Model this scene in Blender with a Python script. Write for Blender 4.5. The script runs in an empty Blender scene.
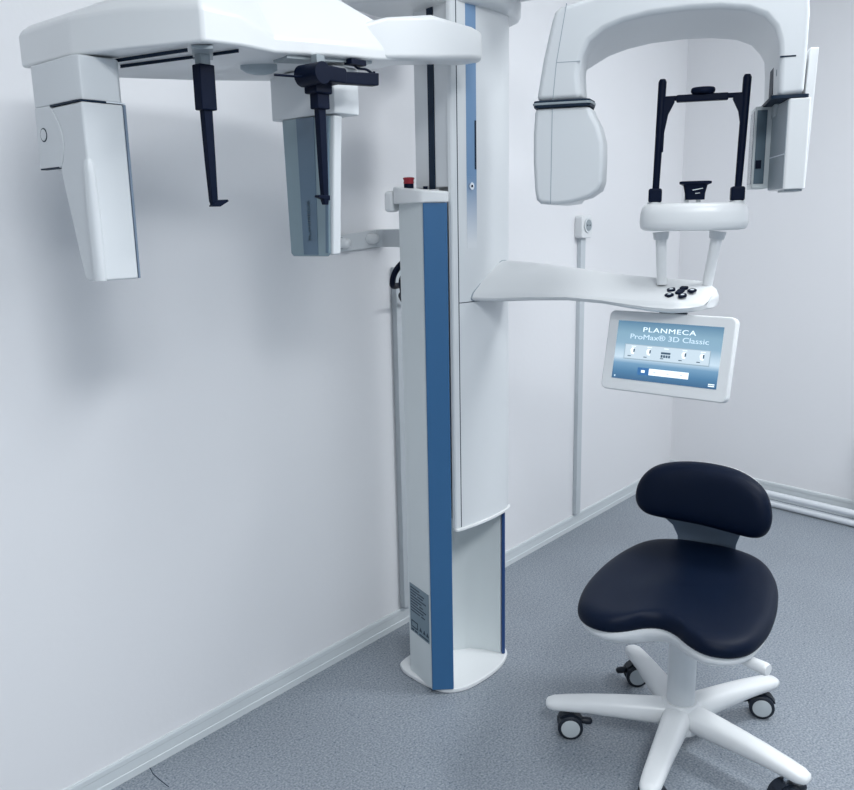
import bpy, bmesh, math, random
from mathutils import Vector, Matrix
random.seed(4)
PI = math.pi
scene = bpy.context.scene
COL = scene.collection
R = math.radians

# ------------------------------------------------------------------ materials
def mat(name, col, rough=.4, metal=0., spec=.5, coat=0., bump=0., bscale=60., emis=None, estr=0.):
    m = bpy.data.materials.new(name); m.use_nodes = True
    nt = m.node_tree; b = nt.nodes['Principled BSDF']
    b.inputs['Base Color'].default_value = (*col, 1)
    b.inputs['Roughness'].default_value = rough
    b.inputs['Metallic'].default_value = metal
    b.inputs['Specular IOR Level'].default_value = spec
    b.inputs['Coat Weight'].default_value = coat
    if emis:
        b.inputs['Emission Color'].default_value = (*emis, 1); b.inputs['Emission Strength'].default_value = estr
    tc = nt.nodes.new('ShaderNodeTexCoord'); n = nt.nodes.new('ShaderNodeTexNoise')
    n.inputs['Scale'].default_value = bscale; n.inputs['Detail'].default_value = 4
    nt.links.new(tc.outputs['Object'], n.inputs['Vector'])
    if bump > 0:
        bp = nt.nodes.new('ShaderNodeBump'); bp.inputs['Strength'].default_value = bump; bp.inputs['Distance'].default_value = .002
        nt.links.new(n.outputs['Fac'], bp.inputs['Height']); nt.links.new(bp.outputs['Normal'], b.inputs['Normal'])
    mr = nt.nodes.new('ShaderNodeMapRange'); mr.inputs['To Min'].default_value = max(0, rough-.006); mr.inputs['To Max'].default_value = min(1, rough+.006)
    nt.links.new(n.outputs['Fac'], mr.inputs['Value']); nt.links.new(mr.outputs['Result'], b.inputs['Roughness'])
    return m
WHITE = mat('white_plastic', (.775, .79, .80), .30)
WHITE2 = mat('grey_white_plastic', (.70, .725, .745), .38)
PANEL = mat('brushed_light_panel', (.68, .725, .735), .42, metal=.05)
FLANK = mat('flank_grey', (.27, .32, .36), .4)
DWIN = mat('sensor_glass', (.10, .15, .19), .2)
LENSM = mat('lens_grey', (.42, .48, .52), .35)
GREYP = mat('grey_plastic', (.30, .345, .375), .4)
BLUE = mat('blue_anodised_strip', (.03, .125, .28), .42)
LBLUE = mat('pale_blue_inlay', (.16, .285, .47), .35)
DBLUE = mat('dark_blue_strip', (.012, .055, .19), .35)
BLACK = mat('navy_black_plastic', (.0018, .006, .022), .5, spec=.12, bump=.1, bscale=300)
SEAM = mat('seam_gasket', (.009, .022, .045), .55, spec=.2)
SOFTSEAM = mat('soft_seam', (.33, .38, .43), .6)
VINYL = mat('midnight_upholstery', (.0012, .0055, .019), .5, spec=.14, bump=.2, bscale=420)
GLASS = mat('blue_grey_window', (.24, .32, .36), .16)
BGLASS = mat('slate_blue_window', (.12, .185, .255), .2)
RED = mat('red_button', (.28, .012, .025), .4)
SUPPORT = mat('blue_grey_support', (.19, .245, .325), .42)
RUBBER = mat('caster_rubber', (.006, .011, .022), .5)
CAPM = mat('caster_cap', (.52, .56, .58), .45)
PIPEM = mat('painted_pipe', (.70, .73, .77), .35)
SKIRT = mat('painted_baseboard', (.67, .71, .73), .4)
TRUNK = mat('trunking_plastic', (.56, .60, .63), .45)
CHROME = mat('lock_metal', (.6, .65, .7), .25, metal=.9)
CRACK = mat('crack', (.03, .05, .08), .8)
LABELM = mat('grey_label', (.17, .24, .29), .4)
INK = mat('label_ink', (.02, .04, .07), .6)
FAINT = mat('faint_print', (.26, .34, .41), .4)
PALE = mat('pale_print', (.75, .8, .85), .5)

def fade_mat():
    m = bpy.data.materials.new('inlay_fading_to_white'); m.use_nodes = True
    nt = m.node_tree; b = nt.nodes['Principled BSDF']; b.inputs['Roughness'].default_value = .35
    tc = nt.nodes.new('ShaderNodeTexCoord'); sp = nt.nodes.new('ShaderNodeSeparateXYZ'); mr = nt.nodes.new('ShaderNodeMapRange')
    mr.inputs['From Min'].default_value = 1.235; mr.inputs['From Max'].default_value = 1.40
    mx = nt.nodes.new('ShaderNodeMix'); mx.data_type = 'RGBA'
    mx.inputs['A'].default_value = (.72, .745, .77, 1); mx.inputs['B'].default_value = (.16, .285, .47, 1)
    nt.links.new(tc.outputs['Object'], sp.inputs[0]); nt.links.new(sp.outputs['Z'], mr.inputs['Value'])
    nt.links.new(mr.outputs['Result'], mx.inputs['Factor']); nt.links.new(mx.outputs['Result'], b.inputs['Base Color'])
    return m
FADE = fade_mat()

def wall_mat(name, c1, c2, rough=.75):
    m = mat(name, c1, rough); nt = m.node_tree; b = nt.nodes['Principled BSDF']
    tc = nt.nodes.new('ShaderNodeTexCoord')
    n = nt.nodes.new('ShaderNodeTexNoise'); n.inputs['Scale'].default_value = 1.6; n.inputs['Detail'].default_value = 5
    f = nt.nodes.new('ShaderNodeTexNoise'); f.inputs['Scale'].default_value = 55; f.inputs['Detail'].default_value = 6
    nt.links.new(tc.outputs['Object'], n.inputs['Vector']); nt.links.new(tc.outputs['Object'], f.inputs['Vector'])
    mx = nt.nodes.new('ShaderNodeMix'); mx.data_type = 'RGBA'
    mx.inputs['A'].default_value = (*c1, 1); mx.inputs['B'].default_value = (*c2, 1)
    nt.links.new(n.outputs['Fac'], mx.inputs['Factor']); nt.links.new(mx.outputs['Result'], b.inputs['Base Color'])
    bp = nt.nodes.new('ShaderNodeBump'); bp.inputs['Strength'].default_value = .12; bp.inputs['Distance'].default_value = .003
    nt.links.new(f.outputs['Fac'], bp.inputs['Height']); nt.links.new(bp.outputs['Normal'], b.inputs['Normal'])
    return m
WALLM = wall_mat('painted_wall', (.805, .805, .825), (.825, .825, .842))
CEILM = wall_mat('ceiling_paint', (.60, .64, .66), (.62, .66, .68))
REARM = wall_mat('blue_grey_wall', (.34, .375, .41), (.37, .405, .44))  # unseen walls, tone chosen to darken and cool the ambient light

def floor_mat():
    m = bpy.data.materials.new('speckled_vinyl'); m.use_nodes = True
    nt = m.node_tree; b = nt.nodes['Principled BSDF']; b.inputs['Roughness'].default_value = .42
    tc = nt.nodes.new('ShaderNodeTexCoord')
    def noise(s, d=3):
        n = nt.nodes.new('ShaderNodeTexNoise'); n.inputs['Scale'].default_value = s; n.inputs['Detail'].default_value = d
        nt.links.new(tc.outputs['Object'], n.inputs['Vector']); return n
    def ramp(src, stops):
        r = nt.nodes.new('ShaderNodeValToRGB'); e = r.color_ramp.elements
        e[0].position, e[0].color = stops[0][0], (*stops[0][1], 1); e[1].position, e[1].color = stops[1][0], (*stops[1][1], 1)
        for p, c in stops[2:]:
            k = e.new(p); k.color = (*c, 1)
        nt.links.new(src, r.inputs['Fac']); return r
    base = ramp(noise(190, 4).outputs['Fac'], [(.33, (.145, .175, .212)), (.67, (.345, .375, .415))])
    big = ramp(noise(2.2, 3).outputs['Fac'], [(.3, (.93, .93, .93)), (.7, (1.05, 1.05, 1.05))])
    mul = nt.nodes.new('ShaderNodeMix'); mul.data_type = 'RGBA'; mul.blend_type = 'MULTIPLY'; mul.inputs['Factor'].default_value = 1
    nt.links.new(base.outputs['Color'], mul.inputs['A']); nt.links.new(big.outputs['Color'], mul.inputs['B'])
    v = nt.nodes.new('ShaderNodeTexVoronoi'); v.inputs['Scale'].default_value = 80
    nt.links.new(tc.outputs['Object'], v.inputs['Vector'])
    dot = ramp(v.outputs['Distance'], [(.15, (1, 1, 1)), (.24, (0, 0, 0))])
    sel = nt.nodes.new('ShaderNodeSeparateColor'); nt.links.new(v.outputs['Color'], sel.inputs['Color'])
    def speck(prev, chan, thr, col, strength):
        g = nt.nodes.new('ShaderNodeMath'); g.operation = 'GREATER_THAN'; g.inputs[1].default_value = thr
        nt.links.new(sel.outputs[chan], g.inputs[0])
        k = nt.nodes.new('ShaderNodeMath'); k.operation = 'MULTIPLY'; nt.links.new(g.outputs[0], k.inputs[0]); nt.links.new(dot.outputs['Color'], k.inputs[1])
        k2 = nt.nodes.new('ShaderNodeMath'); k2.operation = 'MULTIPLY'; k2.inputs[1].default_value = strength; nt.links.new(k.outputs[0], k2.inputs[0])
        mx = nt.nodes.new('ShaderNodeMix'); mx.data_type = 'RGBA'; mx.inputs['B'].default_value = (*col, 1)
        nt.links.new(k2.outputs[0], mx.inputs['Factor']); nt.links.new(prev, mx.inputs['A']); return mx.outputs['Result']
    o = speck(mul.outputs['Result'], 'Red', .74, (.06, .10, .15), .75)
    o = speck(o, 'Green', .80, (.50, .54, .58), .4)
    nt.links.new(o, b.inputs['Base Color'])
    bp = nt.nodes.new('ShaderNodeBump'); bp.inputs['Strength'].default_value = .1; bp.inputs['Distance'].default_value = .001
    nt.links.new(noise(90).outputs['Fac'], bp.inputs['Height']); nt.links.new(bp.outputs['Normal'], b.inputs['Normal'])
    return m
FLOORM = floor_mat()

def display_mat():
    m = bpy.data.materials.new('lit_display'); m.use_nodes = True
    nt = m.node_tree; b = nt.nodes['Principled BSDF']
    b.inputs['Base Color'].default_value = (.02, .03, .05, 1); b.inputs['Roughness'].default_value = .2
    tc = nt.nodes.new('ShaderNodeTexCoord'); sp = nt.nodes.new('ShaderNodeSeparateXYZ'); r = nt.nodes.new('ShaderNodeValToRGB')
    nt.links.new(tc.outputs['Generated'], sp.inputs[0]); nt.links.new(sp.outputs['Z'], r.inputs['Fac'])
    e = r.color_ramp.elements
    st = [(0, (.030, .10, .20)), (.14, (.060, .17, .30)), (.28, (.14, .28, .42)), (.38, (.50, .63, .73)), (.47, (.42, .55, .65)), (.62, (.22, .36, .47)), (.80, (.20, .34, .44)), (1, (.085, .19, .29))]
    e[0].position, e[0].color = st[0][0], (*st[0][1], 1); e[1].position, e[1].color = st[-1][0], (*st[-1][1], 1)
    for p, c in st[1:-1]:
        k = e.new(p); k.color = (*c, 1)
    nt.links.new(r.outputs['Color'], b.inputs['Emission Color']); b.inputs['Emission Strength'].default_value = .72
    return m
DISPLAY = display_mat()
SCR_W = mat('screen_white', (.1, .1, .1), .3, emis=(.72, .82, .9), estr=.9)
SCR_P = mat('screen_pale', (.1, .1, .1), .3, emis=(.45, .60, .72), estr=.85)
SCR_T = mat('screen_title', (.1, .1, .1), .3, emis=(.60, .73, .82), estr=.95)
SCR_G = mat('screen_grey', (.1, .1, .1), .3, emis=(.42, .52, .60), estr=.8)
SCR_M = mat('screen_mid', (.1, .1, .1), .3, emis=(.20, .29, .36), estr=.8)
SCR_D = mat('screen_dark', (.02, .03, .04), .3, emis=(.03, .06, .10), estr=.8)
SCR_B = mat('screen_blue', (.02, .04, .08), .3, emis=(.025, .12, .30), estr=.7)
LAMPM = mat('lamp_diffuser', (.9, .9, .9), .5, emis=(.93, .97, 1.0), estr=1.2)

# ------------------------------------------------------------------ object helpers
def finish(name, bm, m, parent=None, bevel=0, seg=3, sub=0, angle=32, bangle=32):
    bmesh.ops.remove_doubles(bm, verts=bm.verts, dist=1e-6)
    bmesh.ops.recalc_face_normals(bm, faces=bm.faces)
    lim = R(angle)
    for f in bm.faces: f.smooth = True
    if not bevel and not sub:
        for e in bm.edges:
            e.smooth = len(e.link_faces) == 2 and e.calc_face_angle(0) < lim
    me = bpy.data.meshes.new(name); bm.to_mesh(me); bm.free()
    o = bpy.data.objects.new(name, me); COL.objects.link(o)
    for mm in (m if isinstance(m, (list, tuple)) else [m]): me.materials.append(mm)
    if bevel:
        md = o.modifiers.new('bevel', 'BEVEL'); md.width = bevel; md.segments = seg; md.limit_method = 'ANGLE'; md.angle_limit = R(bangle)
        md.harden_normals = True
    if sub:
        md = o.modifiers.new('smooth', 'SUBSURF'); md.levels = sub; md.render_levels = sub
    if parent:
        o.parent = parent; o.matrix_parent_inverse = parent.matrix_world.inverted() if parent.type == 'EMPTY' else Matrix()
    return o
def empty(name, loc, label, cat, group=None):
    o = bpy.data.objects.new(name, None); COL.objects.link(o); o.location = loc; o.empty_display_size = .1
    o.matrix_world = Matrix.Translation(loc)
    o['label'] = label; o['category'] = cat
    if group: o['group'] = group
    return o
def tag(o, label, cat, group=None):
    o['label'] = label; o['category'] = cat
    if group: o['group'] = group
    return o
def struct(o): o['kind'] = 'structure'; return o
ID = lambda a, b, c: Vector((a, b, c))
def frame(O, az):        # x' to the right of someone looking along azimuth az, y' along az, z up
    a = R(az); dx, dy = math.cos(a), math.sin(a)
    return lambda xp, yp, z: Vector((O[0]+xp*dy+yp*dx, O[1]-xp*dx+yp*dy, z))
def add_prism(bm, pts, lo, hi, place):
    """pts 2D outline; place(u, v, w) -> world; lo/hi = extents of w (numbers or per-point lists)"""
    n = len(pts)
    L = lo if isinstance(lo, (list, tuple)) else [lo]*n
    Hh = hi if isinstance(hi, (list, tuple)) else [hi]*n
    a = [bm.verts.new(place(p[0], p[1], L[i])) for i, p in enumerate(pts)]
    b = [bm.verts.new(place(p[0], p[1], Hh[i])) for i, p in enumerate(pts)]
    bm.faces.new(a[::-1]); bm.faces.new(b)
    for i in range(n):
        j = (i+1) % n; bm.faces.new((a[i], a[j], b[j], b[i]))
def prism(name, pts, lo, hi, place, m, parent=None, **k):
    bm = bmesh.new(); add_prism(bm, pts, lo, hi, place); return finish(name, bm, m, parent, **k)
def rect(x0, x1, y0, y1): return [(x0, y0), (x1, y0), (x1, y1), (x0, y1)]
def add_box(bm, lo, hi, place=ID): add_prism(bm, rect(lo[0], hi[0], lo[1], hi[1]), lo[2], hi[2], place)
def box(name, lo, hi, m, parent=None, place=ID, **k):
    bm = bmesh.new(); add_box(bm, lo, hi, place); return finish(name, bm, m, parent, **k)
XZ = lambda u, v, w: Vector((u, w, v))     # outline in x,z, extruded along y
YZ = lambda u, v, w: Vector((w, u, v))     # outline in y,z, extruded along x
def loft(bm, rings, cap=True):
    V = [[bm.verts.new(p) for p in r] for r in rings]; n = len(V[0])
    for a, b in zip(V, V[1:]):
        for i in range(n):
            j = (i+1) % n; bm.faces.new((a[i], a[j], b[j], b[i]))
    if cap: bm.faces.new(V[0][::-1]); bm.faces.new(V[-1])
def add_tube(bm, path, rad, n=14):
    path = [Vector(p) for p in path]; rs = rad if isinstance(rad, (list, tuple)) else [rad]*len(path)
    rings = []; up = Vector((0.13, .21, 1)).normalized()
    for i, p in enumerate(path):
        t = (path[min(i+1, len(path)-1)]-path[max(i-1, 0)]).normalized()
        if i == 0:
            a = t.cross(up).normalized()
            if a.length < .1: a = t.cross(Vector((1, 0, 0))).normalized()
        else: a = (a - t*a.dot(t)).normalized()
        b = t.cross(a)
        rings.append([p+(a*math.cos(2*PI*k/n)+b*math.sin(2*PI*k/n))*rs[i] for k in range(n)])
    loft(bm, rings)
def tube(name, path, rad, m, parent=None, n=14, **k):
    bm = bmesh.new(); add_tube(bm, path, rad, n); return finish(name, bm, m, parent, **k)
def spline(pts, k=6):
    P = [Vector(p) for p in pts]; out = []
    for i in range(len(P)-1):
        p0, p1, p2, p3 = P[max(i-1, 0)], P[i], P[i+1], P[min(i+2, len(P)-1)]
        for s in range(k):
            t = s/k
            out.append(.5*((2*p1)+(p2-p0)*t+(2*p0-5*p1+4*p2-p3)*t*t+(3*p1-p0-3*p2+p3)*t**3))
    return out+[P[-1]]
def smooth2(pts, k=4, closed=True):
    P = [Vector((p[0], p[1], 0)) for p in pts]; n = len(P); out = []
    for i in range(n if closed else n-1):
        if closed: p0, p1, p2, p3 = P[i-1], P[i], P[(i+1) % n], P[(i+2) % n]
        else: p0, p1, p2, p3 = P[max(i-1, 0)], P[i], P[i+1], P[min(i+2, n-1)]
        for s in range(k):
            t = s/k; q = .5*((2*p1)+(p2-p0)*t+(2*p0-5*p1+4*p2-p3)*t*t+(3*p1-p0-3*p2+p3)*t**3)
            out.append((q.x, q.y))
    if not closed: out.append((P[-1].x, P[-1].y))
    return out
def rrect(x0, x1, y0, y1, r, n=5):
    out = []
    for cx, cy, a0 in ((x1-r, y0+r, -90), (x1-r, y1-r, 0), (x0+r, y1-r, 90), (x0+r, y0+r, 180)):
        for k in range(n+1):
            a = R(a0+90*k/n); out.append((cx+r*math.cos(a), cy+r*math.sin(a)))
    return out
def circ(cx, cy, r, n=24, ry=None): return [(cx+r*math.cos(2*PI*k/n), cy+(ry or r)*math.sin(2*PI*k/n)) for k in range(n)]
def cyl(name, c0, c1, r, m, parent=None, n=24, **k): return tube(name, [c0, c1], r, m, parent, n, **k)
def lettering(name, s, size, place, m, parent, sx=1., depth=.0004, align='CENTER', bold=0., space=1.):
    cu = bpy.data.curves.new(name, 'FONT'); cu.body = s; cu.size = size; cu.align_x = align; cu.align_y = 'CENTER'; cu.extrude = depth; cu.offset = bold; cu.space_character = space
    to = bpy.data.objects.new(name+'_curve', cu); COL.objects.link(to)
    dg = bpy.context.evaluated_depsgraph_get(); me = bpy.data.meshes.new_from_object(to.evaluated_get(dg))
    bpy.data.objects.remove(to); bpy.data.curves.remove(cu)
    for v in me.vertices: v.co = place(v.co.x*sx, v.co.y, v.co.z)
    me.name = name; me.materials.clear(); me.materials.append(m)
    o = bpy.data.objects.new(name, me); COL.objects.link(o); o.parent = parent
    return o

# ------------------------------------------------------------------ room (wall_left is the plane y = 0, x runs towards the corner)
CEIL = 2.70
corner = (3.077, 0.0); wr_end = (2.62, -3.5)     # right wall slightly out of square
def slab(name, lo, hi, m): return struct(box(name, lo, hi, m))
fl = slab('floor', (-3.0, -3.9, -.1), (3.4, .15, 0), FLOORM)
slab('ceiling', (-3.0, -3.9, CEIL), (3.4, .15, CEIL+.1), CEILM)
slab('wall_left', (-3.0, 0, 0), (3.077, .15, CEIL), WALLM)
wd = Vector((wr_end[0]-corner[0], wr_end[1]-corner[1], 0)).normalized(); wn = Vector((wd.y, -wd.x, 0)) * -1   # wn points into the wall
if wn.x < 0: wn = -wn
def RW(s, d, z): return Vector((corner[0], corner[1], 0)) + wd*s - wn*d + Vector((0, 0, z))    # s along, d out of the wall into the room
struct(prism('wall_right', rect(0, 3.55, -.15, 0), 0, CEIL, RW, WALLM))
slab('wall_front', (-3.0, -3.65, 0), (2.62, -3.5, CEIL), REARM)
slab('wall_back', (-3.0, -3.5, 0), (-2.85, 0, CEIL), REARM)

def skirt(name, a, b, place, hh):
    prof = [(0, 0), (.006, 0), (.006, .018), (.0045, .02), (.0045, hh-.018), (.006, hh-.016), (.006, hh-.005), (.004, hh), (0, hh)]
    bm = bmesh.new(); loft(bm, [[place(s, d, z) for d, z in prof] for s in (a, b)])
    return struct(finish(name, bm, SKIRT, angle=20))
skirt('baseboard_left', -2.85, 3.06, lambda s, d, z: Vector((s, -d, z)), .061)
skirt('baseboard_right', .0, 3.4, RW, .078)
cr = tube('floor_crack', [(0.11, 0.003, 0.0004), (0.1, -0.032, 0.0004), (0.098, -0.065, 0.0004), (0.097, -0.104, 0.0004)], .0011, CRACK, None, n=6)
cr.parent = fl

# ------------------------------------------------------------------ wall socket and cable trunking
t = empty('wall_socket', (2.131, 0, 1.256), 'small white wall socket at the top of the thin cable trunking', 'socket')
prism('socket_box', rrect(2.09, 2.172, 1.213, 1.300, .012), 0, -.034, XZ, WHITE, t, bevel=.005)
bm = bmesh.new(); ring = circ(2.133, 1.262, .029)
add_prism(bm, ring, -.0345, -.0385, XZ); finish('rim', bm, WHITE2, t, bevel=.001)
prism('socket_well', circ(2.133, 1.262, .022), -.0386, -.0392, XZ, GREYP, t)
for dx in (-.009, .009): prism('socket_hole', circ(2.133+dx, 1.262, .0035, 10), -.0392, -.0396, XZ, BLACK, t)
o = prism('cable_trunking', rect(2.112, 2.148, .066, 1.213), 0, -.018, XZ, TRUNK, None, bevel=.002)
tag(o, 'thin white cable trunking running down the wall below the socket', 'cable trunking')
o = prism('cable_trunking', rect(1.028, 1.08, .066, 1.16), 0, -.02, XZ, TRUNK, None, bevel=.002)
tag(o, 'wider cable trunking on the wall right behind the x-ray column', 'cable trunking')

# ------------------------------------------------------------------ heating pipes and radiator
def pipe(d, z, lab, s_end, rise):
    p = [RW(.02, d, z), RW(s_end-.03, d, z)] + [RW(s_end-.03+.03*math.sin(R(a)), d+0*a, z+.03*(1-math.cos(R(a)))) for a in (30, 60, 90)] + [RW(s_end, d, z+rise)]
    return tag(tube('heating_pipe', p, .0145, PIPEM, None, n=16), lab, 'pipe', None)
pipe(.115, .060, 'upper of the two white heating pipes along the foot of the right wall', .985, .11)
pipe(.115, .018, 'lower of the two white heating pipes just above the floor', 1.03, .15)
t = empty('radiator', RW(1.3, .06, .11), 'edge of a grey radiator at the right border beside the pipes', 'radiator')
prism('radiator_panel', rrect(.975, 1.45, .155, .50, .015), .035, .08, lambda u, v, w: RW(u, w, v), TRUNK, t, bevel=.006)
for k in range(6):
    prism('fin', rrect(1.0+k*.07, 1.035+k*.07, .19, .465, .008), .078, .086, lambda u, v, w: RW(u, w, v), TRUNK, t, bevel=.003)
for s in (1.1, 1.3): prism('bracket', rect(s, s+.03, .2, .45), .002, .036, lambda u, v, w: RW(u, w, v), PIPEM, t)

# ------------------------------------------------------------------ dental x-ray machine
X = empty('dental_xray_machine', (.965, -.28, 0), 'tall white and blue dental x-ray machine with a skull-imaging arm, fixed to the wall', 'x-ray machine')
# base plate
plate = smooth2([(.865, -.165), (.822, -.19), (.806, -.25), (.802, -.335), (.818, -.376), (.86, -.403), (.928, -.413), (.995, -.412), (1.05, -.400), (1.092, -.377), (1.108, -.335), (1.104, -.25), (1.09, -.19), (1.045, -.165)], 4)
prism('base_plate', plate, 0, .014, ID, WHITE, X, bevel=.004)
# fixed column: left leg, right leg, curved recess
cx0 = .949
def mir(p): return [(2*cx0-x, y) for x, y in p]
leg_side = [(.826, -.224), (.787, -.334), (.793, -.345), (.83, -.33), (.85, -.225)]
lp = [(.826, -.222), (.788, -.334), (.796, -.347), (.823, -.372), (.832, -.372), (.846, -.32), (.868, -.28), (.908, -.25)]
fc = prism('fixed_column', lp + [(cx0, -.243)] + mir(lp)[::-1] + [(1.04, -.205), (.858, -.205)], .0142, 1.338, ID, PANEL, X, angle=35)
def strip(name, a, b, t, z0, z1, m, parent, **k):   # thin upright panel between plan points a and b, thickness t outwards
    a, b = Vector((*a, 0)), Vector((*b, 0)); d = (b-a).normalized(); n = Vector((d.y, -d.x, 0))*t
    return prism(name, [(a.x, a.y), (b.x, b.y), ((b+n).x, (b+n).y), ((a+n).x, (a+n).y)], z0, z1, ID, m, parent, **k)
strip('blue_strip', (.788, -.336), (.829, -.3800), .010, .0143, 1.338, BLUE, fc, bevel=.003)
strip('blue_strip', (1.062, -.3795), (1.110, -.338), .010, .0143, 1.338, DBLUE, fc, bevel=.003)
# rating label on the white side
a, b = Vector((.826, -.2225, 0)), Vector((.788, -.3335, 0)); dd = (b-a).normalized(); nn = Vector((dd.y, -dd.x, 0))
if nn.x > 0: nn = -nn
def SIDE(u, v, w): return a + dd*u + nn*w + Vector((0, 0, v))
lb = prism('rating_label', rect(.008, .112, .146, .292), .0005, .0012, SIDE, LABELM, fc)
bm = bmesh.new()
z = .283
for wds in ((.05,), (.075,), (.03, .03), (.085,), (.06,), (.04, .02), (.085,), (.07,), (.05, .02)):
    u = .013
    for w_ in wds: add_prism(bm, rect(u, u+w_, z-.0035, z), .0012, .0017, SIDE); u += w_+.008
    z -= .0088
finish('label_print', bm, INK, lb)
bm = bmesh.new()
for r_ in (rect(.014, .05, .178, .181), rect(.014, .05, .160, .163), rect(.014, .017, .16, .181), rect(.047, .05, .16, .181), rect(.014, .028, .150, .155), rect(.034, .048, .150, .155)): add_prism(bm, r_, .0012, .0017, SIDE)
for cxm in (.066, .086, .103):
    pr = [(cxm-.007, .163), (cxm+.007, .163), (cxm, .176)]; add_prism(bm, pr, .0012, .0017, SIDE)
add_prism(bm, rect(.058, .108, .151, .155), .0012, .0017, SIDE)
finish('label_symbols', bm, INK, lb)
# cap on the left leg, with emergency stop
capo = smooth2([(.832, -.205), (.80, -.235), (.778, -.325), (.785, -.352), (.815, -.386), (.829, -.386), (.836, -.375), (.846, -.31), (.852, -.225)], 3)
top = [1.382 - .10*max(0, (-.21-y)) for x, y in capo]
prism('column_cap', capo, 1.338, top, ID, WHITE, X, bevel=.011, seg=4)
capr = [(2*cx0-x, y) for x, y in capo][::-1]
prism('column_cap', capr, 1.338, 1.366, ID, WHITE, X, bevel=.011, seg=4)
box('side_lug', (.812, -.212, 1.318), (.846, -.18, 1.372), WHITE, X, bevel=.010)
es = cyl('emergency_stop', (.822, -.262, 1.372), (.822, -.262, 1.388), .0125, BLACK, X)
bm = bmesh.new(); add_tube(bm, [(.822, -.262, 1.387), (.822, -.262, 1.390), (.822, -.262, 1.395), (.822, -.262, 1.401), (.822, -.262, 1.403)], [.0125, .0135, .0125, .015, .012], 24)
finish('red_push_button', bm, RED, es, angle=50)
tube('black_knob', [(.842, -.30, 1.372), (.842, -.30, 1.380)], .006, BLACK, X)
# moving carriage
car = smooth2([(.836, -.215), (.833, -.30), (.834, -.378), (.845, -.3945), (.90, -.404), (.97, -.408), (1.04, -.404), (1.078, -.392), (1.086, -.365)], 3, closed=False)
car_low = [(x, y) for x, y in car if y < -.3865]
shell = [(.8345, -.3805)] + car_low + [(1.088, -.3805)]
prism('carriage_front', shell, .486, 1.86, ID, WHITE2, X, angle=28)
prism('carriage_body', [(.866, -.247), (.858, -.30), (.842, -.3795), (1.082, -.3795), (1.082, -.247)], 1.375, 1.86, ID, WHITE2, X, bevel=.004)
prism('carriage_core', [(.888, -.31), (.86, -.3795), (1.03, -.3795), (1.015, -.31), (.98, -.28), (.92, -.28)], .494, 1.38, ID, WHITE2, X)
lip = [(.8335, -.384)] + [(x + (.002 if x > .97 else -.002), y-.0045) for x, y in car_low] + [(1.091, -.381)]
prism('bottom_lip', lip, .477, .4855, ID, WHITE, X, bevel=.0025)
strip('side_slot', (.8575, -.302), (.8526, -.3255), .0022, 1.372, 1.86, SEAM, X)
def front_y(x):
    P = [p for p in car_low]
    for p, q in zip(P, P[1:]):
        if min(p[0], q[0]) <= x <= max(p[0], q[0]) and abs(q[0]-p[0]) > 1e-6:
            s = (x-p[0])/(q[0]-p[0]); return p[1]+s*(q[1]-p[1])
    return P[0][1]
def front_panel(name, x0, x1, z0, z1, m, t=.0012, parent=X):
    xs = [x0+(x1-x0)*k/4 for k in range(5)]
    pts = [(x, front_y(x)-t) for x in xs] + [(x, front_y(x)+.001) for x in xs[::-1]]
    return prism(name, pts, z0, z1, ID, m, parent)
front_panel('front_seam', 0.8505, .8525, .487, 1.86, SEAM, .0006)
front_panel('blue_inlay', .881, .917, 1.40, 1.86, LBLUE, .0004)
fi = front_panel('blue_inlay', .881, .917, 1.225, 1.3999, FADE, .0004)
front_panel('indicator_slot', .9105, .9150, 1.418, 1.535, SEAM, .002)
front_panel('front_seam', .853, .94, 1.0875, 1.0895, SEAM, .0006)
lk = cyl('key_lock', (.895, front_y(.895), 1.377), (.895, front_y(.895)-.005, 1.377), .009, CHROME, X)
prism('keyhole', circ(.895, 1.377, .0035, 10), front_y(.895)-.005, front_y(.895)-.0056, XZ, BLACK, lk)
# cap (shoulder head) and shoulder
prism('shoulder_cap', smooth2([(.70, -.17), (.69, -.235), (.775, -.35), (.90, -.43), (1.02, -.445), (1.06, -.42), (1.165, -.37), (1.19, -.26), (1.13, -.17), (.9, -.14)], 3), 1.80, 1.95, ID, WHITE2, X, bevel=.02, seg=4, bangle=50)
O = (1.06, -.90); CF = frame(O, 25)
sh = [(.92, -.36), (1.12, -.33), (1.16, -.6), (1.16, -.85), (1.12, -.97), (1.03, -1.0), (.95, -.94), (.92, -.8), (.91, -.55)]
prism('shoulder_arm', smooth2(sh, 3), 1.845, 1.95, ID, WHITE2, X, bevel=.02, seg=4, bangle=50)
cyl('rotation_hub', (1.055, -.87, 1.79), (1.055, -.87, 1.848), .075, WHITE2, X, n=32)
# wall bracket
bm = bmesh.new()
prof = [(.785, -.001), (.975, -.001), (1.0, -.012), (.985, -.21), (.955, -.21), (.965, -.03), (.955, -.014), (.785, -.010)]
add_prism(bm, prof, [1.212, 1.222, 1.222, 1.222, 1.222, 1.222, 1.222, 1.212], [1.257, 1.272, 1.272, 1.272, 1.272, 1.272, 1.272, 1.257], ID)
br = finish('wall_bracket', bm, WHITE2, X, bevel=.002)
for bx, bzz in ((.816, 1.238), (.928, 1.247)):
    bm = bmesh.new(); add_tube(bm, [(bx, -.010, bzz), (bx, -.013, bzz)], .0165, 20); finish('washer', bm, GREYP, br)
    bm = bmesh.new(); add_tube(bm, [(bx, -.013, bzz), (bx, -.03, bzz), (bx, -.042, bzz), (bx, -.046, bzz)], [.0145, .0145, .011, .004], 20); finish('bolt_cover', bm, WHITE, br, angle=60)
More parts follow.
